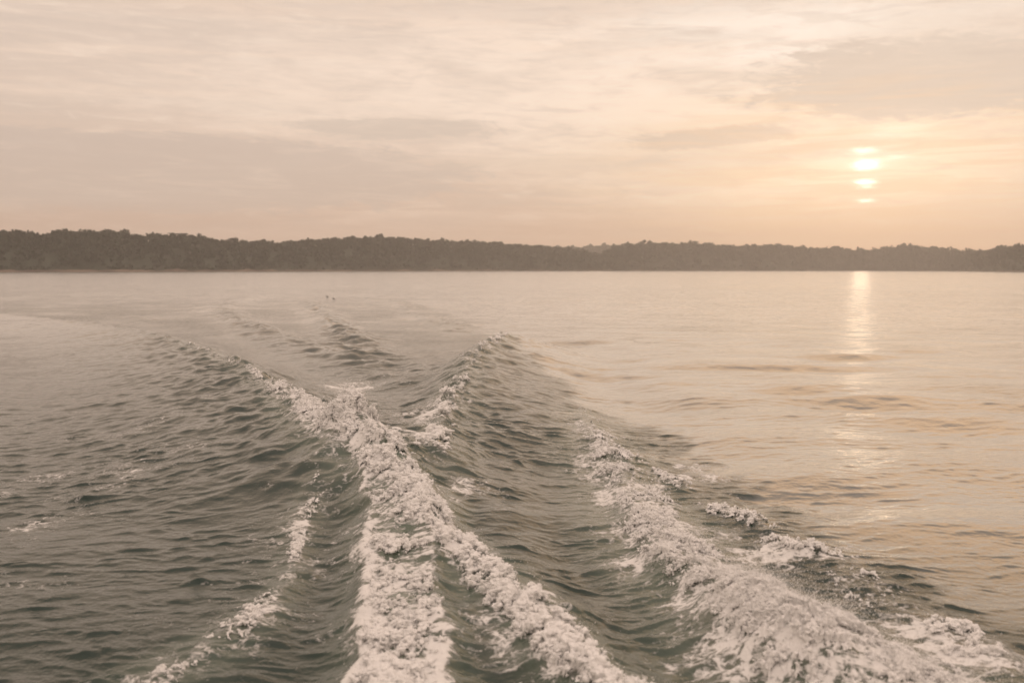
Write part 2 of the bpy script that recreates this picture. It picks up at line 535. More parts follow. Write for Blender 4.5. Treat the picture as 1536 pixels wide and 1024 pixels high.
def ripples(X, Y, rough, calm, dr, bend):
    n = fbm(X * .5, Y * .5, 2)
    xx, yy = X + 0.12 * fbm(X * 1.3, Y * 1.3 + 7, 2), Y + bend + 0.10 * fbm(X * 1.3 + 40, Y * 1.3, 2)
    z = np.zeros(X.shape)
    zs = np.zeros(X.shape)
    for i in range(NW):
        w = np.clip(lam[i] / dr / 3.0 - 1.0, 0, 1)
        k = w > 0
        if not k.any():
            continue
        z[k] += w[k] * amp[i] * np.sin(kx[i] * xx[k] + ky[i] * yy[k] + ph[i])
    for i in range(NS):
        w = np.clip(slam[i] / dr / 3.0 - 1.0, 0, 1)
        zs += w * samp[i] * np.sin(skx[i] * xx + sky_[i] * yy + sph[i])
    sg = 0.0065
    z = z + 0.25 * (z * z / sg - sg * .6)           # peaked crests, flat troughs
    return z * rough * (1 + 0.5 * n) + zs * (0.16 + 0.84 * calm * sstep(np.hypot(X, Y), 60, 25))


def mesh_from(name, V, F, smooth=True):
    me = bpy.data.meshes.new(name)
    me.vertices.add(len(V))
    me.vertices.foreach_set('co', np.ascontiguousarray(V, np.float32).ravel())
    k = F.shape[1]
    me.loops.add(F.size)
    me.loops.foreach_set('vertex_index', np.ascontiguousarray(F, np.int32).ravel())
    me.polygons.add(len(F))
    me.polygons.foreach_set('loop_start', np.arange(0, F.size, k, dtype=np.int32))
    me.polygons.foreach_set('loop_total', np.full(len(F), k, np.int32))
    if smooth:
        me.polygons.foreach_set('use_smooth', np.ones(len(F), bool))
    me.update(calc_edges=True)
    return me


def attr(me, name, vals):
    a = me.attributes.new(name, 'FLOAT', 'POINT')
    a.data.foreach_set('value', np.ascontiguousarray(vals, np.float32))


def link(name, me, mat, kind=None, label=None, cat=None, parent=None, group=None):
    o = bpy.data.objects.new(name, me)
    COL.objects.link(o)
    if mat and not me.materials:
        me.materials.append(mat)
    if kind:
        o['kind'] = kind
    if label:
        o['label'] = label
    if cat:
        o['category'] = cat
    if group:
        o['group'] = group
    if parent:
        o.parent = parent
    return o


def new_mat(name):
    m = bpy.data.materials.new(name)
    m.use_nodes = True
    n = NT(m.node_tree)
    return m, n, m.node_tree.nodes['Principled BSDF']


# ------------------------------------------------------------------ water
def water_material():
    m, n, p = new_mat('lake_water')
    geo = n.new('ShaderNodeNewGeometry')
    P = geo.outputs['Position']

    def at(name):
        a = n.new('ShaderNodeAttribute')
        a.attribute_name = name
        return a.outputs['Fac']
    foam, air, rough, farw = at('foam'), at('air'), at('churn'), at('far')
    # small ripples
    fine = n.noise(P, 16.0, 3, 0.6, 0.3)
    mid = n.noise(P, 4.2, 3, 0.6, 0.4)
    # ripples too far off to be modelled tilt the surface by a slope of their own
    def slopes(sc_, st=(1.0, 1.0, 1.0)):
        q_ = n.new('ShaderNodeTexNoise')
        sv = n.new('ShaderNodeVectorMath', operation='MULTIPLY')
        n.put(sv.inputs[0], P)
        sv.inputs[1].default_value = st
        n.put(q_.inputs['Vector'], sv.outputs[0])
        q_.inputs['Scale'].default_value = sc_
        q_.inputs['Detail'].default_value = 2
        v_ = n.new('ShaderNodeVectorMath', operation='SUBTRACT')
        n.put(v_.inputs[0], q_.outputs['Color'])
        v_.inputs[1].default_value = (0.5, 0.5, 0.5)
        return v_.outputs[0]
    patch = n.noise(n.xyz(n.mul(n.sepx(P, 0), 0.035), n.mul(n.sepx(P, 1), 0.09), 0.0), 1.0, 4, 0.6, 0.5)
    tilt = n.vadd(n.scale(slopes(1.0, (0.22, 0.5, 1.0)), 0.42), n.vadd(n.scale(slopes(1.3), 0.36), n.scale(slopes(3.7), 0.28)))
    tv = n.new('ShaderNodeVectorMath', operation='MULTIPLY')
    n.put(tv.inputs[0], tilt)
    tv.inputs[1].default_value = (0.30, 1.0, 0.0)
    # seen this flat, only the slopes that lean to the boat show: the far slopes hide behind them
    tsep = n.new('ShaderNodeSeparateXYZ')
    n.put(tsep.inputs[0], tv.outputs[0])
    tilt = n.xyz(tsep.outputs[0], n.mul(n.m('ABSOLUTE', tsep.outputs[1]), -1.0), 0.0)
    tilt = n.scale(tilt, n.mul(farw, n.add(n.step(patch, 0.3, 0.7, 0.55, 1.25), n.mul(rough, 0.5))))
    nn = n.new('ShaderNodeVectorMath', operation='NORMALIZE')
    n.put(nn.inputs[0], n.vadd(geo.outputs['Normal'], tilt))
    b0 = nn
    b1 = n.new('ShaderNodeBump')
    n.put(b1.inputs['Height'], mid)
    n.put(b1.inputs['Strength'], n.mul(n.add(n.mul(rough, .55), 0.12), 1.0))
    b1.inputs['Distance'].default_value = 0.036
    n.l.new(b0.outputs[0], b1.inputs['Normal'])
    b2 = n.new('ShaderNodeBump')
    n.put(b2.inputs['Height'], fine)
    n.put(b2.inputs['Strength'], n.add(n.mul(rough, .75), 0.14))
    b2.inputs['Distance'].default_value = 0.010
    n.l.new(b1.outputs[0], b2.inputs['Normal'])
    # lacy thin foam
    warp = n.new('ShaderNodeTexNoise')
    n.put(warp.inputs['Vector'], P)
    warp.inputs['Scale'].default_value = 5.0
    warp.inputs['Detail'].default_value = 3
    pw = n.vadd(P, n.scale(warp.outputs['Color'], 0.16))
    vo = n.new('ShaderNodeTexVoronoi', feature='DISTANCE_TO_EDGE')
    n.put(vo.inputs['Vector'], pw)
    vo.inputs['Scale'].default_value = 9.0
    lace = n.step(vo.outputs['Distance'], 0.16, 0.0)
    fn = n.noise(pw, 9.0, 6, 0.62, 0.6)
    fn2 = n.noise(pw, 2.2, 5, 0.6, 0.8)

    def ridged(sc_, k):
        q_ = n.noise(pw, sc_, 4, 0.55, 0.5)
        return n.m('SUBTRACT', 1.0, n.mul(n.m('ABSOLUTE', n.sub(q_, 0.5)), k), clamp=True)
    pat = n.add(n.mul(ridged(4.0, 6.5), 0.5), n.add(n.mul(ridged(10.0, 6.0), 0.38), n.mul(lace, 0.12)))
    dens = n.add(n.mul(foam, 1.0), n.add(n.mul(n.sub(pat, 0.62), 1.25), n.add(n.mul(n.sub(fn2, 0.5), 1.5), n.mul(n.sub(fn, 0.5), 0.8))))
    fm = n.step(dens, 0.42, 0.98)
    fm = n.mul(fm, n.step(foam, 0.02, 0.15))
    body = n.mix(n.mul(air, 0.75), (0.013, 0.034, 0.026), (0.15, 0.20, 0.155))
    body = n.mix(n.mul(n.step(foam, 0.2, 1.0), 0.5), body, (0.17, 0.18, 0.15))
    colr = n.mix(fm, body, (0.90, 0.90, 0.89))
    n.put(p.inputs['Base Color'], colr)
    n.put(p.inputs['Roughness'], n.add(n.mul(fm, 0.55), n.add(0.05, n.mul(farw, 0.04))))
    n.put(p.inputs['IOR'], 1.333)
    n.put(p.inputs['Specular IOR Level'], n.sub(0.5, n.mul(fm, 0.35)))
    b3 = n.new('ShaderNodeBump')
    n.put(b3.inputs['Height'], n.mul(fm, n.add(0.6, n.mul(fn, 0.8))))
    b3.inputs['Strength'].default_value = 0.8
    b3.inputs['Distance'].default_value = 0.02
    n.l.new(b2.outputs[0], b3.inputs['Normal'])
    n.l.new(b3.outputs[0], p.inputs['Normal'])
    p.inputs['Specular IOR Level'].default_value = 0.0
    for l_ in list(p.inputs['Specular IOR Level'].links):
        n.l.remove(l_)
    gl = n.new('ShaderNodeBsdfGlossy')
    n.put(gl.inputs['Roughness'], n.add(0.05, n.mul(farw, 0.05)))
    gl.inputs['Color'].default_value = (0.98, 0.98, 0.98, 1)
    n.l.new(b2.outputs[0], gl.inputs['Normal'])
    lw = n.new('ShaderNodeLayerWeight')
    lw.inputs['Blend'].default_value = 0.5
    n.l.new(b2.outputs[0], lw.inputs['Normal'])
    fr = n.add(0.028, n.mul(n.m('POWER', lw.outputs['Facing'], n.sub(4.6, n.mul(at('gloss'), 2.9))), 0.97))
    fr = n.mul(fr, n.sub(1.0, n.mul(fm, 0.92)))
    mx = n.new('ShaderNodeMixShader')
    n.put(mx.inputs[0], fr)
    n.l.new(p.outputs[0], mx.inputs[1])
    n.l.new(gl.outputs[0], mx.inputs[2])
    n.l.new(mx.outputs[0], n.n['Material Output'].inputs['Surface'])
    return m


def surface(X, Y, dr):
    """final water height and fields for flat arrays"""
    R = np.hypot(X, Y)
    H = np.zeros(X.shape)
    foam = np.zeros(X.shape)
    air = np.zeros(X.shape)
    rough = np.full(X.shape, 0.30)
    calm = np.full(X.shape, 0.5)
    k = (R < 150) & (Y > -1) & (np.abs(X) < 60)
    bend = np.zeros(X.shape)
    h, f, r, a, c, b = wake(X[k], Y[k])
    H[k], foam[k], rough[k], air[k], calm[k], bend[k] = h, f, r, a, c, b
    z = H + ripples(X, Y, rough, calm, dr, bend)
    return z, foam, rough, air, calm


def build_water():
    f10 = 1024 * LENS / 36
    r = [1.5]
    while r[-1] < 2800:
        q = r[-1]
        step = np.clip(q * q / (CAM_H * f10) * (0.32 if q < 45 else 0.5), 0.011, 60)
        if q < 5.0:
            step = 0.05
        if q > 150:
            step = max(step, q * .05)
        r.append(q + step)
    r = np.array(r)
    dr = np.gradient(r)
    th = [0.0]
    while th[-1] < 180:
        t = th[-1]
        th.append(t + (0.047 if t < 31 else min(4.0, 0.06 + (t - 31) * 0.05)))
    th = np.array(th[:-1])
    th = np.concatenate([-th[:0:-1], th])
    th = np.radians(th)
    nr, nt = len(r), len(th)
    print('water grid', nr, nt)
    Rg, Tg = np.meshgrid(r, th, indexing='ij')
    X = (Rg * np.sin(Tg)).ravel()
    Y = (Rg * np.cos(Tg)).ravel()
    DR = np.repeat(dr, nt)
    z, foam, rough, air, calm = surface(X, Y, np.maximum(DR, 0.02))
    V = np.stack([X, Y, z], 1)
    idx = np.arange(nr * nt).reshape(nr, nt)
    nxt = np.roll(idx, -1, axis=1)
    F = np.stack([idx[:-1], nxt[:-1], nxt[1:], idx[1:]], -1).reshape(-1, 4)[:, ::-1]
    me = mesh_from('water', V, F)
    attr(me, 'foam', foam)
    attr(me, 'air', air)
    attr(me, 'churn', rough)
    attr(me, 'far', sstep(np.hypot(X, Y), 18, 70))
    kq = sstep(np.hypot(X, Y), 3.5, 13)
    attr(me, 'gloss', np.maximum(sstep(np.hypot(X, Y), 16, 62), 0.82 * kq * calm) * (1 - 0.45 * sstep(rough, 0.45, 1.2)))
    link('water', me, water_material(), 'structure', 'rippled grey green lake water golden towards the low sun', 'water')


build_water()


# ------------------------------------------------------------------ thick foam and spray
def foam_material(name='white_foam', base=(0.96, 0.96, 0.955)):
    m, n, p = new_mat(name)
    geo = n.new('ShaderNodeNewGeometry')
    P = geo.outputs['Position']
    f1 = n.noise(P, 60.0, 3, 0.6)
    b = n.new('ShaderNodeBump')
    n.put(b.inputs['Height'], f1)
    b.inputs['Strength'].default_value = 0.5
    b.inputs['Distance'].default_value = 0.006
    n.l.new(b.outputs[0], p.inputs['Normal'])
    n.put(p.inputs['Base Color'], base)
    p.inputs['Roughness'].default_value = 0.55
    p.inputs['IOR'].default_value = 1.33
    p.inputs['Specular IOR Level'].default_value = 0.3
    return m


FOAM = foam_material()


def ico_shapes(sub, count, seed):
    g = np.random.default_rng(seed)
    bm = bmesh.new()
    bmesh.ops.create_icosphere(bm, subdivisions=sub, radius=1.0)
    v = np.array([q.co[:] for q in bm.verts])
    f = np.array([[x.index for x in q.verts] for q in bm.faces])
    bm.free()
    out = []
    for k in range(count):
        r = np.ones(len(v))
        for j in range(14):          # a few knobs and dents
            dv = g.normal(0, 1, 3)
            dv /= np.linalg.norm(dv)
            r += g.uniform(-.35, .75) * np.exp(-((1 - v @ dv) / .13) ** 2 * .5)
        out.append(v * r[:, None])
    return np.array(out), f


ICO = {1: ico_shapes(2, 14, 1), 2: ico_shapes(3, 14, 2)}


def foam_sheet(name, line, fields, label, rmin, rmax, thick, dth=0.034, drk=0.30, pad=1.4, w_rag=(1.0, 1.0), bias=0.0, hole=1.0, blobs=0, bsize=.02):
    """thick churned foam along one wake line, standing a few centimetres proud of the water"""
    pts = line.p
    az = np.degrees(np.arctan2(pts[:, 0], pts[:, 1]))
    f10 = 1024 * LENS / 36
    th = np.radians(np.arange(max(-33, az.min() - 6), min(34, az.max() + 9), dth))
    r = [rmin]
    while r[-1] < rmax:
        r.append(r[-1] + max(0.008, r[-1] ** 2 / (CAM_H * f10) * drk))
    r = np.array(r)
    nr, nt = len(r), len(th)
    Rg, Tg = np.meshgrid(r, th, indexing='ij')
    X = (Rg * np.sin(Tg)).ravel()
    Y = (Rg * np.cos(Tg)).ravel()
    DR = np.repeat(np.gradient(r), nt)
    # quick reject by distance to the line
    d, s, v, al = line.field(X, Y)
    hw = v[:, 2]
    keep = d < hw * pad * 1.2 + 0.25
    keep2 = keep.reshape(nr, nt)
    kk = np.flatnonzero(keep)
    x, y = X[kk], Y[kk]
    z, foam, rough, air, _ = surface(x, y, np.maximum(DR[kk] / drk * .5, 0.02))
    # billows
    sc_ = 1.0
    wx, wy = 0.15 * fbm(x * 3, y * 3, 4), 0.15 * fbm(x * 3 + 9, y * 3 + 3, 4)
    xs, ys = x + wx, (y + wy)
    f1a, f2a = worley(xs * 5.0, ys * 4.2)
    f1b, f2b = worley(xs * 11 + 3, ys * 9.5 + 8)
    bil = 0.62 * np.sqrt(np.clip(1 - f1a ** 2, 0, 1)) + 0.34 * np.sqrt(np.clip(1 - f1b ** 2, 0, 1)) - .12
    nz = 0.9 * fbm(xs * 1.7 + 7, ys * 1.9, 4, 0.6)
    rid = 0.7 * np.clip(1 - np.abs(fbm(xs * 4.6 + 3, ys * 5.2, 3, 0.5)) * 2.9, 0, 1) + 0.3 * np.clip(1 - np.abs(fbm(xs * 9 + 1, ys * 10, 3, 0.5)) * 2.4, 0, 1)
    cells = np.clip(f2a - f1a, 0, 1)
    wide = v[kk, 1] * sstep(-d[kk] / (hw[kk] * np.where(s[kk] < 0, w_rag[0], w_rag[1])), -1.35, 0.10)
    m = np.minimum(foam, wide * 1.3)
    cover = m * 1.0 + bias - hole * 0.72 + sstep(m, .05, .5) * (0.80 * nz + 1.35 * (rid - .55) + 0.35 * (bil - .45))
    c = np.clip(cover, -0.3, 1)
    q = ((x - SPL[0][0]) ** 2 + (y - SPL[0][1]) ** 2) / .38 ** 2
    near = (1 + 1.3 * np.exp(-q)) * np.clip(1.2 - np.hypot(x, y) * .01, .5, 1)
    lift = thick * np.where(c > 0, np.clip(c, 0, 1) ** .9 * (0.12 + 1.45 * bil + 0.60 * rid), c * 1.2) * near
    spike = sstep(fbm(x * 11, y * 8, 2), .45, .95) * sstep(c, .1, .4)
    zz = z + lift + 0.004
    fullz = np.full(nr * nt, -9.0)
    fullz[kk] = zz
    fullc = np.full(nr * nt, -1.0)
    fullc[kk] = cover
    idx = np.arange(nr * nt).reshape(nr, nt)
    q = np.stack([idx[:-1, :-1], idx[1:, :-1], idx[1:, 1:], idx[:-1, 1:]], -1).reshape(-1, 4)
    ok = (fullc[q] > -0.10).all(1) & (fullz[q] > -8).all(1)
    q = q[ok][:, ::-1]
    used = np.unique(q)
    remap = np.full(nr * nt, -1, np.int64)
    remap[used] = np.arange(len(used))
    V = np.stack([X[used], Y[used], fullz[used]], 1)
    me = mesh_from(name, V, remap[q])
    print(name, len(V), 'verts')
    o = link(name, me, FOAM, 'stuff', label, 'foam')
    if blobs:
        g = np.random.default_rng(len(V))
        cu = fullc[used]
        near_ok = cu > 0.02
        src = V[near_ok]
        w_ = np.clip(cu[near_ok] + .10, 0, .8) ** 1.9
        w_ = w_ * (1 + 2.5 * np.exp(-((src[:, 0] - SPL[0][0]) ** 2 + (src[:, 1] - SPL[0][1]) ** 2) / .3 ** 2))
        ids = g.choice(len(src), blobs, p=w_ / w_.sum())
        P = src[ids] + g.normal(0, .012, (blobs, 3)) * np.array([1, 1, .3])
        rad = bsize * np.exp(g.normal(0, .60, blobs)) * (.75 + w_[ids] * .9)
        rad = np.clip(rad, .0025, bsize * 2.3)
        P[:, 2] += -rad * .25 + w_[ids] * .022 * g.random(blobs)
        big = rad > bsize * 1.6
        VV, FF, base = [V], [np.concatenate([remap[q][:, [0, 1, 2]], remap[q][:, [0, 2, 3]]])], len(V)
        for sel, sub in ((~big, 1), (big, 2)):
            m_ = np.flatnonzero(sel)
            if not len(m_):
                continue
            shapes, fc = ICO[sub]
            k_ = g.integers(0, len(shapes), len(m_))
            an = g.uniform(0, 6.283, len(m_))
            S = shapes[k_] * (rad[m_][:, None, None] * np.exp(g.normal(0, .34, (len(m_), 1, 3))))
            S[:, :, 2] *= .7
            ca, sa = np.cos(an)[:, None], np.sin(an)[:, None]
            B = np.stack([S[:, :, 0] * ca - S[:, :, 1] * sa, S[:, :, 0] * sa + S[:, :, 1] * ca, S[:, :, 2]], 2) + P[m_][:, None, :]
            nv = shapes.shape[1]
            VV.append(B.reshape(-1, 3))
            FF.append((fc[None] + (base + np.arange(len(m_)) * nv)[:, None, None]).reshape(-1, 3))
            base += len(m_) * nv
        o.data = mesh_from(name, np.concatenate(VV), np.concatenate(FF))
        o.data.materials.append(FOAM)
    return o, V, fullc[used]


OCT_V = np.array([(1, 0, 0), (-1, 0, 0), (0, 1, 0), (0, -1, 0), (0, 0, 1), (0, 0, -1)], float)
OCT_F = np.array([(0, 2, 4), (2, 1, 4), (1, 3, 4), (3, 0, 4), (2, 0, 5), (1, 2, 5), (3, 1, 5), (0, 3, 5)])


def spray(name, src, n_drop, n_str, label, size=(.0025, .008), reach=.30, up=.30, seed=1, mat=None, strl=(.05, .22), drift=(0.0, 0.0)):
    """droplets and thrown threads of water rising from the foam points src"""
    g = np.random.default_rng(seed)
    P = src[g.integers(0, len(src), n_drop)].copy()
    e = g.exponential(1.0, n_drop)
    P[:, 0] += g.normal(0, reach * .35, n_drop) * (0.3 + e * .5) + drift[0] * e
    P[:, 1] += g.normal(0, reach * .35, n_drop) * (0.3 + e * .5) + drift[1] * e
    P[:, 2] += np.abs(e) * up * .33
    s = size[0] * (size[1] / size[0]) ** (g.random(n_drop) ** 2.2)
    jit = 1 + g.uniform(-.35, .35, (n_drop, 6, 1))
    V = (OCT_V[None] * jit * s[:, None, None] + P[:, None, :]).reshape(-1, 3)
    F = (OCT_F[None] + (np.arange(n_drop) * 6)[:, None, None]).reshape(-1, 3)
    VS, FS, base = [V], [F], len(V)
    for k in range(n_str):
        p = src[g.integers(0, len(src))].copy()
        ln = g.uniform(*strl)
        dirn = np.array([g.normal(drift[0] * 2, .45), g.normal(drift[1] * 2, .35), g.uniform(.35, 1.0)])
        dirn /= np.linalg.norm(dirn)
        seg = 7
        rad = g.uniform(.003, .009)
        curve = np.array([g.normal(0, .35), g.normal(0, .3), -0.5])
        ring = []
        for i in range(seg):
            t = i / (seg - 1)
            c = p + dirn * ln * t + curve * ln * t * t * .6
            rr = rad * (1.25 - t) * (1 + .5 * math.sin(9 * t + k)) * (1.6 if i == seg - 1 else 1)
            rr = max(rr, .0015)
            for a in range(4):
                an = a * math.pi / 2
                ring.append(c + rr * np.array([math.cos(an), math.sin(an) * .7, math.sin(an) * .7]))
        VS.append(np.array(ring))
        fs = []
        for i in range(seg - 1):
            for a in range(4):
                b = (a + 1) % 4
                i0, i1, i2, i3 = base + i * 4 + a, base + i * 4 + b, base + i * 4 + 4 + b, base + i * 4 + 4 + a
                fs += [(i0, i1, i2), (i0, i2, i3)]
        FS.append(np.array(fs))
        base += seg * 4
    me = mesh_from(name, np.concatenate(VS), np.concatenate(FS))
    return link(name, me, mat or SPRAY, 'stuff', label, 'spray')


SPRAY = foam_material('spray_white', (0.94, 0.94, 0.93))

o, vC, cC = foam_sheet('foam', CC, None, 'broad churned band of white and pale green foam running straight back between two foam ridges', 5.0, 15.5, .034, bias=-.04, hole=1.20, blobs=13000, bsize=.0058)
o, vL, cL = foam_sheet('foam', LC, None, 'long foam ridge on the left wave crest, thickening into a splash and curving on to the right of the churned band', 5.0, 46.0, .050, bias=-.01, dth=.04, blobs=14000, bsize=.0078)
o, vR, cR = foam_sheet('foam', FC, None, 'widest white foam patch, spreading from a thin tail under the golden water', 4.8, 26.0, .038, bias=-.04, hole=1.15, w_rag=(.9, 1.5), blobs=20000, bsize=.0048)
o, vT, cT = foam_sheet('foam', FT, None, 'thin torn foam strands along the edge of the smooth golden water', 5.0, 22.0, .03, bias=-.04, blobs=2000, bsize=.006)
o, vS, cS = foam_sheet('foam', SC, None, 'thin broken foam streak alone on the dark green water', 5.0, 16.0, .022, bias=-.07, blobs=1300, bsize=.0048)
o, vK, cK = foam_sheet('foam', RC, None, 'scraps of foam along the steep far wave that peaks beside the calm water', 12.0, 46.0, .06, bias=-.02, dth=.05, blobs=1500, bsize=.012)

LCp = vL[(cL > .25) & (np.hypot(vL[:, 0] - SPL[0][0], vL[:, 1] - SPL[0][1]) < .6)]
spray('spray', LCp, 1500, 50, 'burst of white droplets and threads thrown up where the left wave crest breaks', reach=.26, up=.13, seed=3, size=(.003, .011), strl=(.10, .30))
q = vR[(cR > .35) & (vR[:, 1] < 10.5)]
spray('spray', q, 45000, 60, 'wide mist of droplets and threads over the widest white foam patch', reach=.34, up=.17, seed=4, size=(.0014, .005), strl=(.05, .22))
q = vC[(cC > .3)]
spray('spray', q, 6000, 30, 'sparse droplets flicked up along the straight churned band', reach=.12, up=.08, seed=5, size=(.0018, .005), strl=(.03, .09))
q = vL[(cL > .35)]
spray('spray', q, 7000, 40, 'sparse droplets flicked up along the long left foam ridge', reach=.14, up=.10, seed=6, size=(.002, .006), strl=(.04, .12))
q = vK[(cK > .3)]
if len(q):
    spray('spray', q, 900, 15, 'few droplets on the lip of the steep far wave peak', reach=.2, up=.14, seed=7, size=(.004, .012), strl=(.06, .18))

# ------------------------------------------------------------------ far shore: hills and woods
def px_theta(px):
    d = ray(px, 404)
    return math.atan2(d.x, d.y)


# the shore swings away from the boat towards the sun and comes back at the right hand end
SH_PX = [-2000, -700, 0, 400, 900, 935, 1300, 1420, 1536, 2500, 3600]
SH_D = [640, 700, 830, 1020, 1600, 1750, 2300, 2150, 1500, 1200, 1100]


def shore_at(t):
    return np.interp(t, np.array([px_theta(p) for p in SH_PX]), np.array(SH_D, float))



def leaf_material(name, c0, c1):
    m, n, p = new_mat(name)
    a = n.new('ShaderNodeAttribute')
    a.attribute_name = 'tone'
    geo = n.new('ShaderNodeNewGeometry')
    nz = n.noise(geo.outputs['Position'], 0.6, 3, .6)
    f = n.m('ADD', n.mul(a.outputs['Fac'], .75), n.mul(nz, .25), clamp=True)
    n.put(p.inputs['Base Color'], n.mix(f, c0, c1))
    p.inputs['Roughness'].default_value = 0.7
    p.inputs['Specular IOR Level'].default_value = 0.2
    return m


LEAF = leaf_material('woodland_leaves', (0.016, 0.034, 0.023), (0.055, 0.074, 0.048))
LEAF_DARK = leaf_material('conifer_needles', (0.020, 0.032, 0.022), (0.04, 0.055, 0.035))
BARK, _n, _p = new_mat('bark')
_g = _n.new('ShaderNodeNewGeometry')
_n.put(_p.inputs['Base Color'], _n.mix(_n.noise(_g.outputs['Position'], 2.0), (0.05, 0.04, 0.03), (0.12, 0.10, 0.08)))
_p.inputs['Roughness'].default_value = 0.9
SOIL, _n, _p = new_mat('hillside')
_g = _n.new('ShaderNodeNewGeometry')
_n.put(_p.inputs['Base Color'], _n.mix(_n.noise(_g.outputs['Position'], 0.05), (0.022, 0.038, 0.026), (0.045, 0.058, 0.038)))
_p.inputs['Roughness'].default_value = 0.95
MUD, _n, _p = new_mat('shore_mud')
_g = _n.new('ShaderNodeNewGeometry')
_n.put(_p.inputs['Base Color'], _n.mix(_n.step(_n.noise(_g.outputs['Position'], 0.02, 5), .4, .6), (0.09, 0.06, 0.045), (0.22, 0.16, 0.12)))
_p.inputs['Roughness'].default_value = 0.9

RIDGES = [
    # name of what it is, skyline (px, py), depth of the slope, seed
    ('low pale wood seen in the gap behind the long wood and the headland', [(700, 372), (780, 371), (850, 371.5), (900, 370.5), (930, 371.5), (1010, 373), (1100, 376)], (850, 1050), 1, .8),
    ('long dark wood along the highest part of the far shore', [(-700, 352), (-400, 345), (-150, 349), (0, 347), (60, 350.5), (82, 350), (85, 346), (120, 347), (188, 347.5), (193, 353), (240, 352),
      (262, 353.5), (282, 354), (310, 356), (338, 363), (365, 362), (420, 365), (450, 362), (500, 358), (560, 356.5), (610, 357.5), (640, 361), (690, 362), (730, 365), (800, 369),
      (850, 373), (890, 379), (915, 390), (930, 400)], (8, 130), 2, 1.0),
    ('wooded headland with a flat top and steep end beside the gap', [(890, 396), (908, 378), (920, 371), (932, 366.5), (990, 364.5), (1060, 365), (1076, 368.5), (1140, 369), (1180, 369), (1230, 372.5), (1290, 377),
      (1340, 384), (1390, 398)], (6, 110), 3, 1.0),
    ('low rounded wood under the sun glow, right of its reflection', [(1235, 390), (1285, 378), (1325, 372.5), (1360, 369.5), (1390, 372), (1440, 375), (1490, 377.5), (1540, 382), (1600, 395)], (30, 140), 4, .9),
    ('dark wood climbing at the right hand end of the far shore', [(1420, 397), (1455, 384), (1480, 374.5), (1500, 371), (1536, 367.5), (1620, 364), (1800, 362), (2100, 366), (2500, 370)], (4, 100), 5, 1.0),
]


def top_height(px, py, dist):
    d = ray(px, py)
    return CAM_H + dist * d.z / math.hypot(d.x, d.y)


HILLS = []


